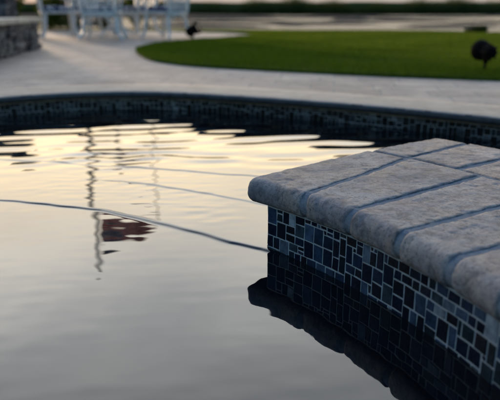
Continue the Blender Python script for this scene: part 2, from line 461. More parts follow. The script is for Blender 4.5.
def coping_stone(r_in, r_out, a0, b0, a1, b1, nose_in, nose_out, seed, nr, ns, gap=.0082, endround0=False):
    """angles a at r_in, b at r_out for both joints; profile closed loop in (r,z)"""
    rnd = random.Random(seed); zt = TOP+rnd.uniform(-.0006, .0008); zb = TOP-THK; hr = THK/2
    prof = []
    if nose_in:
        c = r_in+.026
        prof += [(c+.05, zb), (c+.02, zb)]
        for k in range(17):
            t = math.pi*k/16; cs, sn = math.cos(t), math.sin(t)
            ex = .8
            prof.append((c-.026*abs(sn)**ex, zb+hr-hr*math.copysign(abs(cs)**ex, cs) if k not in (0, 16) else (zb if k == 0 else zt)))
        st = c
    else:
        prof += [(r_in+.02, zb), (r_in+.0035, zb+.002), (r_in+.0035, zt-.006), (r_in+.0045, zt-.0025)]; st = r_in+.008
    en = r_out-(.030 if nose_out else .008)
    for k in range(nr+1): prof.append((st+(en-st)*(k+.6)/(nr+1.2)+0, zt))
    if nose_out:
        c = en
        for k in range(15):
            t = math.pi*k/14; prof.append((c+.03*math.sin(t), zb+hr+(zt-zb-hr if math.cos(t) > 0 else hr)*math.cos(t)))
    else: prof += [(r_out-.0045, zt-.0025), (r_out-.0035, zt-.006), (r_out-.0035, zb+.002)]
    m = len(prof); vs = []; tilt = rnd.uniform(-.0015, .0015)
    # s samples denser at the joints
    ss = [0, .004, .012, .026] + [.026+(1-.052)*k/ns for k in range(1, ns)] + [.974, .988, .996, 1]
    wob = [rnd.uniform(0, 50) for _ in range(2)]
    for s in ss:
        for j, (r, z) in enumerate(prof):
            u = (r-r_in)/(r_out-r_in)
            A0 = a0+(b0-a0)*u; A1 = a1+(b1-a1)*u
            g = math.degrees(gap/r)
            # slightly irregular stone edges
            g0 = g+math.degrees(fbm((r*1.0, z*.6, wob[0]), 40, 4)*.0034/r); g1 = g+math.degrees(fbm((r*1.0, z*.6, wob[1]), 40, 4)*.0034/r)
            A0 -= g0; A1 += g1
            ang = A0+(A1-A0)*s
            dist = min(s, 1-s)*rad(abs(A0-A1))*r
            er = .0045 if not (endround0 and s < .5) else .009
            x, y, zz = pol(r, ang, z)
            # round over near the joints: pull toward the stone's centre line
            k = max(0, 1-dist/er)**2
            cz = zt-hr; drop = k*(.0015 if er < .005 else .0045)
            nx, nz = (0, 1)
            if nose_in and r < r_in+.030:
                nx, nz = (r-(r_in+.03)), (z-cz); L = math.hypot(nx, nz) or 1; nx /= L; nz /= L
            elif z < zt-.004: nx, nz = 0, 0
            ar = rad(ang)
            dsp = fbm((x, y, z+seed*.37), 16, 4)*.0011+fbm((x, y, z+seed*.37), 70, 3)*.0007
            ch = fbm((x+3, y, z*1.4+seed), 34, 3)
            if ch < -.42: dsp -= min(.002, (-.42-ch)*.01)
            dd = dsp-drop
            if k == 0: dd = max(dd, -.0013)
            x += nx*dd*math.cos(ar); y += nx*dd*math.sin(ar); zz += nz*dd + (tilt*(u-.5) if z > cz else 0)
            vs.append((x, y, zz))
    fs = []
    S_ = len(ss)
    for i in range(S_-1):
        for j in range(m):
            a = i*m+j; b = i*m+(j+1) % m
            fs.append((a, b, b+m, a+m))
    fs.append(tuple(range(m))[::-1]); fs.append(tuple((S_-1)*m+k for k in range(m)))
    o = addw('coping_stone', vs, fs, MT['trav'], True)
    for p in o.data.polygons[-2:]: p.use_smooth = False
    return o
R1, R2, R3 = 1.250, 1.662, 1.95
row1 = [(46.95, 45.3), (39.1, 41.0), (33.4, 34.1), (27.6, 28.7), (22.2, 23.9), (17.2, 18.3)]
a = 17.6
while a > -50: a -= 5.45; row1.append((a, a))
row2 = [(45.2, 43.8), (41.0, 40.7), (36.3, 35.9), (31.0, 30.9)]
a = 31
while a > -50: a -= 5.3; row2.append((a, a))
for i in range(len(row1)-1):
    near = row1[i][0] > 5
    coping_stone(R1, R2, *row1[i], *row1[i+1], True, False, i+1, 70 if near else 14, 34 if near else 8, endround0=(i == 0))
for i in range(len(row2)-1):
    near = row2[i][0] > 15
    coping_stone(R2, R3, *row2[i], *row2[i+1], False, True, i+41, 40 if near else 10, 26 if near else 8, endround0=(i == 0))
# mortar bed filling the joints
prof = [(R1+.055, TOP-THK+.004), (R1+.03, TOP-THK+.003)] + [(R1+.030-.0285*math.sin(math.pi*k/12), TOP-THK/2-(THK/2-.0015)*math.cos(math.pi*k/12)) for k in range(1, 12)] + \
       [(R1+.03, TOP-.0030), (1.45, TOP-.0030), (R2, TOP-.0030), (1.8, TOP-.0030), (R3-.03, TOP-.0030), (R3-.006, TOP-.015), (R3-.004, TOP-THK/2), (R3-.03, TOP-THK+.004)]
NS = 400; vs = []; fs = []; m = len(prof)
for i in range(NS+1):
    u_ = i/NS
    for (r, z) in prof:
        top_a = 46.3+(43.5-46.8)*(r-R1)/(R3-R1); ang = top_a+(-50.5-top_a)*u_
        vs.append(pol(r, ang, z+fbm((r, ang*.03, z), 40)*.0008))
for i in range(NS):
    for j in range(m): a = i*m+j; b = i*m+(j+1) % m; fs.append((a, b, b+m, a+m))
fs += [tuple(range(m))[::-1], tuple(NS*m+k for k in range(m))]
addw('mortar', vs, fs, MT['mortar'], False)
# core with grout face
RI, RO = 1.268, 1.925
vs = []; fs = []
A_END = 44.4
for i in range(121):
    for (r, z) in ((RI, -.9), (RI, TOP-THK+.002), (RO, TOP-THK+.002), (RO, -.9)):
        ang = A_END+(-50-A_END)*i/120; vs.append(pol(r, ang, z))
for i in range(120):
    for j in range(4): a = i*4+j; b = i*4+(j+1) % 4; fs.append((a, b, b+4, a+4))
fs += [(3, 2, 1, 0), (480, 481, 482, 483)]
addw('grout_face', vs, fs, MT['grout'])
LW = wall.location.copy()
def pl_front(s, z, d):
    x, y, z = pol(RI-d, A_END-math.degrees(s/RI), z); return (x-LW.x, y-LW.y, z-LW.z)
def pl_back(s, z, d):
    x, y, z = pol(RO+d, A_END-math.degrees(s/RO), z); return (x-LW.x, y-LW.y, z-LW.z)
e0 = Vector(pol(RI, A_END, 0)); e1 = Vector(pol(RO, A_END, 0)); ed = (e1-e0).normalized(); en_ = Vector((-ed.y, ed.x, 0))
def pl_end(s, z, d):
    p = e0+ed*s+en_*d; return (p.x-LW.x, p.y-LW.y, z-LW.z)
tile_mesh('mosaic_tiles', pl_front, 2.05, -.05, TOP-THK-.001, .0090, .0031, wall, 21, .0012)
tile_mesh('mosaic_tiles', pl_back, 3.1, -.05, TOP-THK-.001, .0145, .003, wall, 22)
tile_mesh('mosaic_tiles', pl_end, (e1-e0).length, -.05, TOP-THK-.001, .0145, .003, wall, 23)

# ------------------------------------------------------------------ pool water
ridge1 = [(-.871, 1.58), (-.688, 1.544), (-.539, 1.509), (-.392, 1.459), (-.249, 1.382), (-.142, 1.306), (-.045, 1.236), (.026, 1.201), (.12, 1.13)]
ridge2 = [(-1.108, 2.054), (-.875, 2.01), (-.691, 1.981), (-.569, 1.94), (-.468, 1.913), (-.225, 1.861), (-.096, 1.812), (0, 1.8), (.15, 1.75)]
ridge3 = [(-.403, 1.732), (-.3, 1.7), (-.201, 1.648), (-.084, 1.58), (0, 1.535), (.13, 1.451), (.25, 1.36)]
def dist_poly(X, Y, pts):
    best = np.full(X.shape, 9.); 
    for (x0, y0), (x1, y1) in zip(pts[:-1], pts[1:]):
        dx, dy = x1-x0, y1-y0; L2 = dx*dx+dy*dy
        t = np.clip(((X-x0)*dx+(Y-y0)*dy)/L2, 0, 1)
        ex, ey = X-(x0+t*dx), Y-(y0+t*dy); s = np.sign(dx*ey-dy*ex)
        d = np.hypot(ex, ey); best = np.where(d < np.abs(best), d*s, best)
    return best
def water_height(X, Y):
    r = np.random.default_rng(3)
    H = np.zeros_like(X)
    def band(n, lo, hi, spread, amp, env):
        G = np.zeros_like(X)
        for _ in range(n):
            lam = r.uniform(lo, hi); th_ = math.pi/2+r.normal(0, spread)+.12; ph = r.uniform(0, 6.28)
            k = 2*math.pi/lam
            G += (lam/hi)*np.sin(k*(X*math.cos(th_)+Y*math.sin(th_))+ph)
        return G*amp/math.sqrt(n)*env
    sm = lambda a, b, t: np.clip((t-a)/(b-a), 0, 1)**2*(3-2*np.clip((t-a)/(b-a), 0, 1))
    d1 = dist_poly(X, Y, ridge1[::1]); d2 = dist_poly(X, Y, ridge2); d3 = dist_poly(X, Y, ridge3)
    far = sm(-.05, .15, d2)                     # beyond the second wave front
    mid = sm(-.02, .12, d1)*(1-far)
    near = 1-sm(-.02, .05, d1)
    H += band(26, .11, .30, .38, .0011, far)
    H += band(10, .09, .17, .13, .0011, far)
    H += band(8, .07, .13, .16, .0019, np.exp(-((X+.42)/.42)**2-((Y-2.02)/.13)**2))
    H += band(20, .025, .07, .35, .0002, mid*sm(-.45, -.15, -np.abs(X+.35)+.0)*1.0)
    H += band(14, .05, .14, .5, .00016, mid)
    H += band(10, .2, .45, .6, .00016, near)
    H += band(18, .03, .08, .8, .00007, near)
    for d, a, w, fx in ((d1, .0036, .0022, (-2, 2)), (d2, .0024, .0022, (-2, 2)), (d3, .0020, .0020, (-.5, 2))):
        env = sm(fx[0]-.05, fx[0]+.2, X)
        wig = .85+.12*np.sin(X*17+Y*7)
        dj = d+.003*np.sin(X*23+1)+.0012*np.sin(X*71)
        H += env*a*wig/(1+np.exp(-np.clip(dj/w, -30, 30)))*np.exp(-np.clip(d, 0, 9)/.3)
    return H
xs = np.concatenate([np.linspace(-2.4, -1.35, 30)[:-1], np.linspace(-1.35, 1.0, 520), np.linspace(1.0, 2.1, 30)[1:]])
ys = np.concatenate([np.linspace(-1.6, .4, 20)[:-1], np.linspace(.4, 1.1, 200)[:-1], np.linspace(1.1, 2.1, 900)[:-1], np.linspace(2.1, 3.2, 350)])
X, Y = np.meshgrid(xs, ys); Hh = water_height(X, Y)
nx, ny = len(xs), len(ys)
co = np.stack([X, Y, Hh], -1).reshape(-1, 3)
ii = (np.arange(ny-1)[:, None]*nx+np.arange(nx-1)[None, :]).reshape(-1)
fc = np.stack([ii, ii+1, ii+nx+1, ii+nx], -1)
me = bpy.data.meshes.new('pool_water'); me.from_pydata(co.tolist(), [], fc.tolist()); me.update()
tag(link('pool_water', me, MT['water'], None, True), kind='structure')

# ------------------------------------------------------------------ lawn, bay, far bank
lawn_pts = [(9, 1.7), (5, 2.35), (3.2, 2.85), (2.2, 3.27), (1.48, 3.54), (.941, 3.74), (.525, 3.93), (0, 4.2), (-.36, 4.42), (-.62, 4.69), (-.82, 5.0), (-.96, 5.4), (-1.1, 5.9),
            (-1.2, 6.5), (-1.2, 7.1), (-1.08, 7.7), (-.9, 8.1), (-.65, 8.5), (-.35, 8.95), (-.1, 9.4), (.02, 9.8), (.06, 10.2), (-.02, 10.6), (-.25, 11.0), (-.7, 11.4), (-1.3, 11.8), (-2.6, 12.5), (-4.5, 13.0), (-6.9, 13.5)]
bk = [(-6.9, 14.15), (-2.7, 13.65), (0, 13.0), (2.9, 11.8), (4.4, 10.8), (9, 7.45)]
lp = [(p.x, p.y) for p in smoothpts([(x, y, 0) for x, y in lawn_pts], 4)] + bk
bm = bmesh.new(); top = [bm.verts.new((x, y, PATZ+.015)) for x, y in lp]; bot = [bm.verts.new((x, y, PATZ-.01)) for x, y in lp]
f = bm.faces.new(top); n = len(lp)
for i in range(n): bm.faces.new((top[i], bot[i], bot[(i+1) % n], top[(i+1) % n]))
bmesh.ops.triangulate(bm, faces=[f])
tag(frombm('lawn', bm, MT['lawn']), kind='structure')

def inside(px, py, poly_):
    c = np.zeros(px.shape, bool); n = len(poly_); j = n-1
    for i in range(n):
        xi, yi = poly_[i]; xj, yj = poly_[j]
        m_ = ((yi > py) != (yj > py)) & (px < (xj-xi)*(py-yi)/((yj-yi) or 1e-9)+xi); c ^= m_; j = i
    return c
def blades(name, P, Z, h, w, cols, mat, lean=.5):
    n = len(P); a = rng.uniform(0, 6.283, n); la = rng.uniform(0, 6.283, n); le = rng.uniform(0, lean, n)*h
    hx, hy = np.cos(a)*w/2, np.sin(a)*w/2
    V = np.zeros((n, 3, 3)); V[:, 0, 0] = P[:, 0]-hx; V[:, 0, 1] = P[:, 1]-hy; V[:, 0, 2] = Z
    V[:, 1, 0] = P[:, 0]+hx; V[:, 1, 1] = P[:, 1]+hy; V[:, 1, 2] = Z
    V[:, 2, 0] = P[:, 0]+np.cos(la)*le; V[:, 2, 1] = P[:, 1]+np.sin(la)*le; V[:, 2, 2] = Z+h
    me = bpy.data.meshes.new(name); me.vertices.add(n*3); me.vertices.foreach_set('co', V.reshape(-1))
    me.loops.add(n*3); me.loops.foreach_set('vertex_index', np.arange(n*3, dtype=np.int32))
    me.polygons.add(n); me.polygons.foreach_set('loop_start', np.arange(0, n*3, 3, dtype=np.int32)); me.update(calc_edges=True)
    at = me.color_attributes.new('Col', 'FLOAT_COLOR', 'CORNER')
    c0, c1 = np.array(cols[0]), np.array(cols[1]); t = rng.uniform(0, 1, (n, 1)); c = c0*(1-t)+c1*t
    c = np.concatenate([c, np.ones((n, 1))], 1); at.data.foreach_set('color', np.repeat(c, 3, 0).reshape(-1))
    return link(name, me, mat)
NB = 260000
P = np.stack([rng.uniform(-1.4, 6, NB*2), 2.4+(rng.uniform(0, 1, NB*2)**1.7)*9.5], 1)
P = P[inside(P[:, 0], P[:, 1], lp) & (np.abs(P[:, 0]) < P[:, 1]*.5+.3)]
P = P+rng.normal(scale=.012, size=P.shape); h = rng.uniform(.012, .034, len(P))*(1+.3*np.sin(P[:, 0]*3.1+P[:, 1]*1.7)*np.sin(P[:, 1]*4.3)); w = rng.uniform(.003, .006, len(P))*np.clip(P[:, 1]/5, 1, 2.4)
tag(blades('grass', P, PATZ+.014, h, w, ((.055, .105, .004), (.125, .18, .012)), MT['grass']),
    'short green grass of the lawn beyond the pool', 'grass', kind='stuff')

BZ = -.35
vs = []; fs = []
G = [-2500, -600, -150, -40, -10, 10, 40, 150, 600, 2500]; GY = [-2500, -600, -20, 5, 14, 30, 60, 150, 600, 3500]
tag(mesh('bay_water', [(x, y, BZ) for y in GY for x in G], [(j*10+i, j*10+i+1, j*10+i+11, j*10+i+10) for j in range(9) for i in range(9)], MT['bay']), kind='structure')
# low dark mounds added to imitate dark ripples and reflections on the bay
bm = bmesh.new(); rm = random.Random(9)
for k in range(48):
    D_ = 30+rm.random()*70; x_ = rm.uniform(-.5, .55)*D_; rx_ = rm.uniform(1.2, 4.5)*D_/45; ry_ = rm.uniform(.8, 2.5)*(D_/45)**1.4; ph = rm.uniform(0, 9)
    c = bm.verts.new((x_, D_, BZ+.10+.06*D_/40)); ring = []; ring2 = []
    for q in range(20):
        t_ = 2*math.pi*q/20; w_ = 1+.35*math.sin(2*t_+ph)+.2*math.sin(5*t_+ph*2)
        ring.append(bm.verts.new((x_+rx_*w_*math.cos(t_), D_+ry_*w_*math.sin(t_), BZ-.02)))
        ring2.append(bm.verts.new((x_+.6*rx_*w_*math.cos(t_), D_+.6*ry_*w_*math.sin(t_), BZ+.07+.05*D_/40)))
    for q in range(20):
        bm.faces.new((ring[q], ring[(q+1) % 20], ring2[(q+1) % 20], ring2[q])); bm.faces.new((ring2[q], ring2[(q+1) % 20], c))
tag(frombm('reflection_streaks', bm, MT['streak'], smooth=True), kind='structure')
# marsh bank across the water: uneven strip of land with reeds
vs = []; fs = []; NX = 260
for i in range(NX+1):
    x = -330+660*i/NX
    y0 = 112+6*fbm((x*.02, 0, 3), 1); hgt = 2.3+.35*fbm((x*.06, 1, 5), 1, 4)
    vs += [(x, y0-2, BZ-.3), (x, y0, BZ+.15), (x, y0+1.5, BZ+hgt*.85), (x, y0+6, BZ+hgt+.06*fbm((x*.4, 9, 1), 1)), (x, y0+24, BZ+hgt*.8), (x, y0+30, BZ-.3)]
for i in range(NX):
    for j in range(5): a = i*6+j; fs.append((a, a+6, a+7, a+1))
tag(mesh('marsh_bank', vs, fs, MT['marsh'], smooth=True), kind='structure')
n = 60000; px = rng.uniform(-120, 120, n); py = 112+rng.uniform(-1, 8, n)
zz = np.full(n, BZ+.25); hh = rng.uniform(1.3, 2.6, n)*(1+.25*np.sin(px*.21)+.2*np.sin(px*.83+1))
tag(blades('reeds', np.stack([px, py], 1), zz, hh, rng.uniform(.05, .12, n), ((.03, .048, .012), (.07, .09, .025)), MT['grass'], .4),
    'dark green marsh reeds along the far bank', 'reeds', kind='stuff')
# far low shore
vs = []; fs = []
for i in range(161):
    x = -1600+3200*i/160; hh_ = 7+2*fbm((x*.004, 2, 0), 1, 4)
    vs += [(x, 1100, BZ-1), (x, 1120, BZ+hh_*.6), (x, 1200, BZ+hh_), (x, 1500, BZ-1)]
for i in range(160):
    for j in range(3): a = i*4+j; fs.append((a, a+4, a+5, a+1))
MT['sand'] = M_simple('far_shore', (.08, .08, .06), (.14, .13, .10), .02, .9, 0)
tag(mesh('hills', vs, fs, MT['sand'], smooth=True), kind='structure')

# ------------------------------------------------------------------ foliage
def leaf_cloud(name, centres, count, size, cols, parent, flat=.6):
    """centres: (x,y,z,rx,ry,rz) ellipsoids, leaf-sized quads spread through each shell and volume"""
    C = np.array(centres); wv = (C[:, 3]*C[:, 4]*C[:, 5])**.66; idx = rng.choice(len(C), count, p=wv/wv.sum())
    d = rng.normal(size=(count, 3)); d /= np.linalg.norm(d, axis=1)[:, None]; rr_ = rng.uniform(.45, 1.08, count)**.6
    P = C[idx, :3]+d*rr_[:, None]*C[idx, 3:6]
    nrm = d+rng.normal(scale=flat, size=(count, 3)); nrm /= np.linalg.norm(nrm, axis=1)[:, None]
    t = np.cross(nrm, rng.normal(size=(count, 3))); t /= np.linalg.norm(t, axis=1)[:, None]; b = np.cross(nrm, t)
    s = rng.uniform(.6, 1.3, (count, 1))*size
    V = np.stack([P-t*s, P+b*s*.45+nrm*s*.12, P+t*s, P-b*s*.45+nrm*s*.12], 1).reshape(-1, 3)
    me = bpy.data.meshes.new(name); F = np.arange(count*4).reshape(-1, 4)
    me.from_pydata(V.tolist(), [], F.tolist()); me.update()
    at = me.color_attributes.new('Col', 'FLOAT_COLOR', 'CORNER'); c0, c1 = np.array(cols[0]), np.array(cols[1])
    tt = rng.uniform(0, 1, (count, 1)); c = np.concatenate([c0*(1-tt)+c1*tt, np.ones((count, 1))], 1)
    at.data.foreach_set('color', np.repeat(c, 4, 0).reshape(-1))
    return link(name, me, MT['grass'], parent)
GRN = ((.035, .06, .008), (.085, .12, .018)); DGR = ((.018, .035, .008), (.045, .07, .015))
def shrub(name, label, cat, x, y, w, h, n, cols, group=None, leaf=.035):
    e = tag(empty(name, (x, y, PATZ)), label, cat, group)
    cs = []
    for k in range(9):
        t = k/8; cs.append((random.uniform(-.3, .3)*w, random.uniform(-.25, .25)*w, h*(.18+.68*t), w*random.uniform(.28, .42), w*random.uniform(.28, .42), h*.2))
    bm = bmesh.new()
    for k in range(4):
        a_ = random.uniform(0, 6.28); tube(bm, [(0, 0, 0), (.05*math.cos(a_), .05*math.sin(a_), h*.3), (w*.25*math.cos(a_), w*.25*math.sin(a_), h*.8)], [.016, .012, .005], 6)
    frombm('stem', bm, MT['bark'], e)
    leaf_cloud('foliage', cs, n, leaf, cols, e); return e
shrub('shrub', 'tall narrow green shrub beside the stone pillar at left', 'shrub', -4.75, 12.6, .42, 1.7, 2600, GRN)
shrub('shrub', 'olive green bush behind the end of the low stone wall', 'shrub', -4.15, 12.75, .62, .74, 2200, GRN)
shrub('shrub', 'dark green bush seen through the legs of the leftmost white chair', 'shrub', -3.65, 12.9, .75, .9, 2400, DGR)
shrub('shrub', 'small dark green bush seen beneath the middle white chair', 'shrub', -3.05, 12.9, .3, .62, 900, DGR)
shrub('shrub', 'slender green shrub behind the right pair of white chairs', 'shrub', -2.45, 13.1, .3, .95, 1300, GRN)
shrub('marsh_plant', 'low dark plant clump at the lawn edge, far right', 'plant', 4.05, 10.95, .36, .12, 700, DGR, leaf=.03)

# ------------------------------------------------------------------ low stone wall and pillar at left
w0 = Vector((-2.10, 5.08)); w1 = Vector((-2.30, 6.70)); wd = (w1-w0).normalized(); wn = Vector((-wd.y, wd.x))
if wn.x > 0: wn = -wn
A = w0-wd*.55; rz = math.atan2(wd.y, wd.x); LEN = (w1-A).length; WT = .46; mid = A+wd*LEN/2+wn*WT/2
e = tag(empty('stone_wall', (mid.x, mid.y, PATZ), rz), 'low dark stacked stone seat wall with pale cap, at left edge', 'wall')
bm = bmesh.new(); rnd = random.Random(5)
H_ = .275; rows = 5
for r in range(rows):            # coursed stones of uneven length, slightly proud of one another
    z0 = H_*r/rows; x = -LEN/2+rnd.uniform(-.1, 0)
    while x < LEN/2-.02:
        L = rnd.uniform(.12, .32); xa, xb = max(x, -LEN/2), min(x+L, LEN/2)
        if xb-xa > .03: box(bm, ((xa+xb)/2, rnd.uniform(-.012, .012), z0+H_/rows/2), (xb-xa-.006, WT+rnd.uniform(-.01, .02), H_/rows-.005))
        x += L
frombm('stone_face', bm, MT['stone'], e, bevel=.008)
bm = bmesh.new(); box(bm, (0, 0, H_/2-.01), (LEN-.03, WT-.03, H_-.03)); frombm('wall_core', bm, MT['core'], e)
bm = bmesh.new(); k = 4
for i in range(k):
    box(bm, (-LEN/2-.02+(LEN+.06)*(i+.5)/k, 0, H_+.025), ((LEN+.06)/k-.006, WT+.08, .045))
frombm('cap_stone', bm, MT['cap'], e, bevel=.008)
# pillar standing behind the seat wall
e = tag(empty('stone_pillar', (-3.52, 8.35, PATZ), .12), 'dark stone pillar rising behind the low seat wall, far left', 'pillar')
bm = bmesh.new(); H2 = 1.15; rows = 11; PW = .58
for r in range(rows):
    z0 = H2*r/rows
    for side in range(4):
        x = -PW/2
        while x < PW/2-.02:
            L = rnd.uniform(.1, .26); xb = min(x+L, PW/2)
            cx_ = (x+xb)/2; dd = PW/2-.03+rnd.uniform(0, .02)
            c = [(cx_, -dd), (dd, cx_), (cx_, dd), (-dd, cx_)][side]; s_ = (xb-x-.006, .07) if side % 2 == 0 else (.07, xb-x-.006)
            box(bm, (c[0], c[1], z0+H2/rows/2), (s_[0], s_[1], H2/rows-.006)); x += L
frombm('stone_face', bm, MT['stone'], e, bevel=.006)
bm = bmesh.new(); box(bm, (0, 0, H2/2), (PW-.09, PW-.09, H2-.02)); frombm('pillar_core', bm, MT['core'], e)
bm = bmesh.new(); box(bm, (0, 0, H2+.03), (PW+.1, PW+.1, .06)); frombm('cap_stone', bm, MT['cap'], e, bevel=.01)

# ------------------------------------------------------------------ garden table and chairs
def make_chair():
    t = empty('garden_chair', (0, 0, PATZ)); SH = .365
    for sx in (-1, 1):
        for sy, spl in ((-1, .085), (1, .05)):
            bm = bmesh.new()
            p = smoothpts([(sx*.20, sy*.19, SH-.02), (sx*.225, sy*.20, SH*.62), (sx*.235, sy*.215, SH*.3), (sx*(.225+spl*.9), sy*(.22+spl*.5), .015)], 5)
            tube(bm, p, [.026-.007*(i/(len(p)-1)) for i in range(len(p))], 8)
            r = bmesh.ops.create_uvsphere(bm, u_segments=8, v_segments=6, radius=.02)
            for v in r['verts']: v.co += Vector((sx*(.225+spl*.9), sy*(.22+spl*.5), .018))
            frombm('leg', bm, MT['white'], t, True)
    bm = bmesh.new()
    # seat: rounded frame with pierced cross slats
    out = [(.25*math.copysign(abs(math.cos(a))**.6, math.cos(a)), .24*math.copysign(abs(math.sin(a))**.6, math.sin(a)), SH) for a in [2*math.pi*k/28 for k in range(29)]]
    tube(bm, out, .016, 8)
    for k in range(-4, 5): tube(bm, [(-.235, k*.048, SH), (.235, k*.048, SH)], .007, 6)
    for k in range(-4, 5): tube(bm, [(k*.048, -.225, SH+.002), (k*.048, .225, SH+.002)], .006, 6)
    for sx in (-1, 1): # scroll brackets below the seat
        tube(bm, smoothpts([(sx*.21, -.21, SH*.55), (sx*.12, -.215, SH*.78), (sx*.03, -.22, SH-.03)], 5), .008, 6)
        tube(bm, smoothpts([(sx*.21, .21, SH*.55), (sx*.12, .215, SH*.78), (sx*.03, .22, SH-.03)], 5), .008, 6)
    box(bm, (0, -.232, SH-.028), (.40, .012, .045)); box(bm, (0, .232, SH-.028), (.40, .012, .045))
    frombm('seat', bm, MT['white'], t, True)
    bm = bmesh.new(); vs_ = []
    r = bmesh.ops.create_cube(bm, size=1); bmesh.ops.subdivide_edges(bm, edges=bm.edges[:], cuts=7, use_grid_fill=True)
    for v in bm.verts:
        x, y, z = v.co*2
        m_ = max(abs(x), abs(y)); puff = (1-abs(x)**4)*(1-abs(y)**4)
        v.co = Vector((x*.225*(1-.02*abs(z)), y*.215, SH+.05+z*(.024+.018*puff)))
    frombm('cushion', bm, MT['cushion'], t, True)
    # back: arched frame with a lattice and centre medallion (back is on -y)
    bm = bmesh.new(); yb = -.225
    def B(x, z): return (x, yb-.16*max(0, z-SH)*.9, z)
    arch = smoothpts([B(-.215, SH-.02), B(-.235, SH+.18), B(-.225, SH+.34), B(-.15, SH+.44), B(0, SH+.485), B(.15, SH+.44), B(.225, SH+.34), B(.235, SH+.18), B(.215, SH-.02)], 6)
    tube(bm, arch, .021, 8)
    for k in range(-3, 4):
        x = k*.06; tube(bm, smoothpts([B(x*.9, SH+.03), B(x*1.1, SH+.2), B(x*.8, SH+.46-.5*abs(x)*1.1)], 5), .0115, 6)
    for k in range(4):
        z = SH+.12+k*.085; wv_ = .215-.02*k; tube(bm, [B(-wv_, z), B(0, z+.025), B(wv_, z)], .011, 6)
    for rr_ in (.05, .085): tube(bm, [B(rr_*math.cos(a), SH+.27+rr_*math.sin(a)) for a in [2*math.pi*k/16 for k in range(17)]], .007, 6)
    frombm('backrest', bm, MT['white'], t, True)
    for sx in (-1, 1):
        bm = bmesh.new()
        tube(bm, smoothpts([(sx*.232, yb-.025, SH+.22), (sx*.27, -.08, SH+.235), (sx*.275, .1, SH+.215), (sx*.25, .17, SH+.16), (sx*.235, .15, SH+.0)], 6), .014, 8)
        frombm('armrest', bm, MT['white'], t, True)
    return t
TX, TY = -2.05, 9.45
ch = make_chair()
spots = [(-2.86, 9.2, -68, 'white ornate garden chair nearest the stone wall, leftmost of those round the table'),
         (-2.06, 8.62, 3, 'white ornate garden chair in the middle, nearest, its back to the pool'),
         (-1.24, 9.1, 62, 'white ornate garden chair beside the lawn tip, rightmost of those round the table'),
         (-1.88, 10.2, 145, 'white ornate garden chair behind the table, glimpsed left of the rightmost chair'),
         (-2.62, 10.2, 215, 'white ornate garden chair behind the table, glimpsed between left and middle chairs')]
for i, (x, y, a_, lab) in enumerate(spots):
    if i == 0: c = ch
    else:
        c = ch.copy(); COL.objects.link(c)
        for k in list(ch.children): q = k.copy(); COL.objects.link(q); q.parent = c
    c.location = (x, y, PATZ); c.rotation_euler = (0, 0, rad(a_)); tag(c, lab, 'chair', 'white chairs around the garden table')
e = tag(empty('garden_table', (TX, TY, PATZ)), 'round white metal garden table among the patterned-cushion chairs', 'table')
bm = bmesh.new(); lathe(bm, [(.50, .70), (.52, .705), (.525, .715), (.52, .725), (.49, .73), (.02, .732)], 48); frombm('table_top', bm, MT['white'], e, False)
bm = bmesh.new(); lathe(bm, [(.05, .05), (.055, .12), (.035, .2), (.05, .3), (.03, .42), (.045, .55), (.09, .66), (.12, .70)], 20); frombm('pedestal', bm, MT['white'], e, True)
for k in range(4):
    bm = bmesh.new(); a_ = rad(45+90*k)
    tube(bm, smoothpts([(.03*math.cos(a_), .03*math.sin(a_), .16), (.18*math.cos(a_), .18*math.sin(a_), .12), (.30*math.cos(a_), .30*math.sin(a_), .018)], 5), .018, 8); frombm('foot', bm, MT['white'], e, True)

# ------------------------------------------------------------------ garden spotlights
def spotlight(loc, hz, aim, tilt, scale, label):
    e = tag(empty('garden_spotlight', loc), label, 'garden light', 'black garden spotlights on stakes'); s = scale
    bm = bmesh.new(); tube(bm, [(0, 0, -.04), (0, 0, hz)], [.008*s, .010*s], 10)
    bmesh.ops.create_cone(bm, cap_ends=True, segments=12, radius1=.012*s, radius2=.018*s, depth=.02*s)
    frombm('stake', bm, MT['black'], e, True)
    bm = bmesh.new()   # knuckle
    r = bmesh.ops.create_uvsphere(bm, u_segments=12, v_segments=8, radius=.019*s)
    for v in r['verts']: v.co.z += hz+.008*s
    box(bm, (0, 0, hz+.02*s), (.016*s, .03*s, .04*s)); frombm('knuckle', bm, MT['black'], e, True)
    bm = bmesh.new()
    lathe(bm, [(.02*s, -.085*s), (.034*s, -.08*s), (.042*s, -.06*s), (.046*s, -.03*s), (.048*s, .0), (.062*s, .03*s), (.07*s, .055*s), (.073*s, .075*s), (.073*s, .088*s), (.066*s, .088*s), (.064*s, .074*s)], 28)
    for k in range(8):
        a_ = 2*math.pi*k/8; box(bm, (.046*s*math.cos(a_), .046*s*math.sin(a_), -.035*s), (.018*s, .004*s, .07*s), a_)
    h = frombm('lamp_head', bm, MT['black'], e, False); h.location = (0, 0, hz+.075*s); h.rotation_euler = (rad(tilt), 0, rad(aim))
    bm = bmesh.new(); lathe(bm, [(.063*s, .076*s), (.04*s, .080*s), (.001, .082*s)], 24); frombm('lens', bm, MT['lens'], h, True)
    return e
spotlight((1.536, 3.941, PATZ+.012), .062, 190, 86, .92, 'black round garden spotlight on a stake in the lawn, at right')
spotlight((-.80, 8.5, PATZ+.002), .04, 78, 62, 1.15, 'black garden spotlight tilted upward, standing where patio meets the lawn tip')

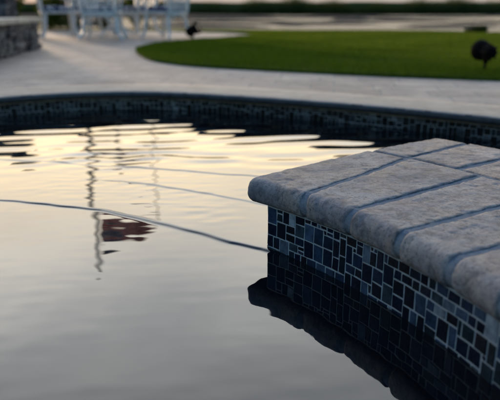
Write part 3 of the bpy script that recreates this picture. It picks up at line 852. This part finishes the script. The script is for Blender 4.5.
# ------------------------------------------------------------------ flag pole, mast and posts (seen mirrored in the pool)
e = tag(empty('flagpole', (-3.59, 12.9, PATZ)), 'tall slim flagpole mirrored in the pool, carrying the red striped flag', 'flagpole')
bm = bmesh.new(); tube(bm, [(0, 0, 0), (0, 0, 3), (0, 0, 5.38)], [.05, .042, .030], 14); frombm('pole', bm, MT['pole'], e, True)
bm = bmesh.new(); r = bmesh.ops.create_uvsphere(bm, u_segments=14, v_segments=10, radius=.055)
for v in r['verts']: v.co.z += 5.42
frombm('finial', bm, MT['gold'], e, True)
bm = bmesh.new(); tube(bm, [(.06, -.03, 1.2), (.062, -.03, 5.3)], .006, 6); frombm('halyard', bm, MT['rope'], e, True)
bm = bmesh.new(); lathe(bm, [(.12, 0), (.12, .03), (.07, .06), (.05, .12)], 20); frombm('base_collar', bm, MT['pole'], e, True)
# drooping flag
NU, NV = 60, 34; vs = []; fs = []; uvs = []
for i in range(NU+1):
    u = i/NU
    for j in range(NV+1):
        v = j/NV
        ztop = 4.90-(4.90-4.40)*u**.85; zbot = 4.12+.10*u
        z = zbot+(ztop-zbot)*v
        y = .13*math.sin(u*11+v*2.5)*(.25+u)*(.6+.4*v)+.05*math.sin(u*23-v*5)*(.3+u)
        x = .10+1.28*u*(.93+.07*v)+.03*math.sin(v*7+u*3)*u
        vs.append((x, y, z-PATZ)); uvs.append((u, v))
for i in range(NU):
    for j in range(NV): a = i*(NV+1)+j; fs.append((a, a+NV+1, a+NV+2, a+1))
fo = mesh('flag', vs, fs, MT['flag'], None, True); fo.location = (-3.59, 12.9, PATZ)
ul = fo.data.uv_layers.new(name='UVMap')
for l in fo.data.loops: ul.data[l.index].uv = uvs[l.vertex_index]
tag(fo, 'drooping red striped flag with dark blue canton, mirrored in the water', 'flag')
e = tag(empty('dock_post', (-2.98, 13.1, PATZ)), 'short dark wooden post mirrored right of the flagpole in the pool', 'post')
bm = bmesh.new(); tube(bm, [(0, 0, -.5), (0, 0, 2.45)], [.05, .04], 12); frombm('post', bm, MT['wood'], e, True)
bm = bmesh.new(); lathe(bm, [(.055, 2.44), (.06, 2.46), (.03, 2.52), (.001, 2.54)], 14); frombm('post_cap', bm, MT['black'], e, True)
e = tag(empty('mast', (-2.19, 13.2, PATZ)), 'thin pale mast with a short yard arm, mirrored right of the flag', 'mast')
bm = bmesh.new(); tube(bm, [(0, 0, -.3), (0, 0, 4.15)], [.024, .012], 12); frombm('mast_pole', bm, MT['pole'], e, True)
bm = bmesh.new(); tube(bm, [(.04, 0, 4.02), (-.42, 0, 3.98)], [.018, .012], 8); frombm('yard_arm', bm, MT['wood'], e, True)

# ------------------------------------------------------------------ camera
cam = bpy.data.cameras.new('camera'); co_ = bpy.data.objects.new('camera', cam); COL.objects.link(co_)
co_.location = (0, 0, .5); co_.rotation_euler = (rad(90-17.85), 0, 0)
cam.sensor_width = 36; cam.lens = 590/500*36; cam.clip_start = .02; cam.clip_end = 6000
cam.dof.use_dof = True; cam.dof.focus_distance = 1.22; cam.dof.aperture_fstop = FSTOP if 'FSTOP' in globals() else 3.3
cam.dof.aperture_blades = 0
S.camera = co_

# ------------------------------------------------------------------ light
CLOUD_BANK = (1.25, 1.08, .98, 1); CLOUD_LOW = (7.9, 6.2, 3.9, 1); CLOUD_HIGH = (8.6, 8.5, 8.1, 1)
SUN_EL, SUN_AZ = 3.5, -26   # azimuth measured from +Y towards -X when negative
W = bpy.data.worlds.new('World'); S.world = W; W.use_nodes = True; nt = W.node_tree
bg = nt.nodes['Background']; sky = nt.nodes.new('ShaderNodeTexSky'); sky.sky_type = 'NISHITA'
sky.sun_disc = False; sky.sun_elevation = rad(SUN_EL); sky.sun_rotation = rad(SUN_AZ)
sky.altitude = 0; sky.air_density = 1.2; sky.dust_density = 1.2; sky.ozone_density = 3.2
# thin veil of evening cloud over the clear sky
tc = nt.nodes.new('ShaderNodeTexCoord'); mp = nt.nodes.new('ShaderNodeMapping'); nt.links.new(tc.outputs['Generated'], mp.inputs[0])
mp.inputs['Scale'].default_value = (1, 1, 3.2)
no_ = nt.nodes.new('ShaderNodeTexNoise'); nt.links.new(mp.outputs[0], no_.inputs['Vector']); no_.inputs['Scale'].default_value = 1.6
no_.inputs['Detail'].default_value = 5; no_.inputs['Roughness'].default_value = .5
def wmath(op, a, b=0.0, c=0.0, clamp=False):
    nd = nt.nodes.new('ShaderNodeMath'); nd.operation = op; nd.use_clamp = clamp
    for q, v in enumerate((a, b, c)):
        if hasattr(v, 'node'): nt.links.new(v, nd.inputs[q])
        else: nd.inputs[q].default_value = v
    return nd.outputs[0]
def wrange(v, a, b, c, d):
    nd = nt.nodes.new('ShaderNodeMapRange'); nd.interpolation_type = 'SMOOTHSTEP'; nt.links.new(v, nd.inputs[0])
    for q, x in enumerate((a, b, c, d)): nd.inputs[q+1].default_value = x
    return nd.outputs[0]
sx = nt.nodes.new('ShaderNodeSeparateXYZ'); nt.links.new(tc.outputs['Generated'], sx.inputs[0])
west = wmath('ADD', wmath('MULTIPLY', sx.outputs[0], -.12), wmath('MULTIPLY', sx.outputs[1], .99))
cover = wmath('MULTIPLY', wrange(west, .5, .82, 0, 1), wrange(sx.outputs[2], .38, .84, 1, .05))
cover = wmath('MULTIPLY', cover, wrange(no_.outputs['Fac'], .25, .75, .55, .95), clamp=True)
mx = nt.nodes.new('ShaderNodeMix'); mx.data_type = 'RGBA'; nt.links.new(sky.outputs[0], mx.inputs[6]); 
cm = nt.nodes.new('ShaderNodeMix'); cm.data_type = 'RGBA'; nt.links.new(wrange(sx.outputs[2], .16, .5, 0, 1), cm.inputs[0])
cm.inputs[6].default_value = CLOUD_LOW; cm.inputs[7].default_value = CLOUD_HIGH
cb = nt.nodes.new('ShaderNodeMix'); cb.data_type = 'RGBA'; nt.links.new(wrange(sx.outputs[2], .05, .16, 0, 1), cb.inputs[0])   # dim bank of cloud low on the horizon
cb.inputs[6].default_value = CLOUD_BANK; nt.links.new(cm.outputs[2], cb.inputs[7]); nt.links.new(cb.outputs[2], mx.inputs[7])
cover = wmath('MAXIMUM', cover, wmath('MULTIPLY', wrange(sx.outputs[2], .04, .12, .97, 0), wrange(west, -.2, .5, 0, 1)))
nt.links.new(cover, mx.inputs[0]); nt.links.new(mx.outputs[2], bg.inputs[0]); bg.inputs[1].default_value = .12
sl = bpy.data.lights.new('sun', 'SUN'); sl.energy = 1.7; sl.angle = rad(5); sl.color = (1, .72, .45)
so = bpy.data.objects.new('sun', sl); COL.objects.link(so)
sd = Vector((math.sin(rad(SUN_AZ))*math.cos(rad(SUN_EL)), math.cos(rad(SUN_AZ))*math.cos(rad(SUN_EL)), math.sin(rad(SUN_EL))))
so.rotation_euler = sd.to_track_quat('Z', 'Y').to_euler(); so.location = (-4, 6, 4)
S.view_settings.view_transform = 'Standard'; S.view_settings.look = 'None'; S.view_settings.gamma = 1
S.view_settings.exposure = 1.9; S.view_settings.use_curve_mapping = False
S.render.engine = 'CYCLES'; S.cycles.max_bounces = 8; S.cycles.glossy_bounces = 5; S.cycles.caustics_reflective = False
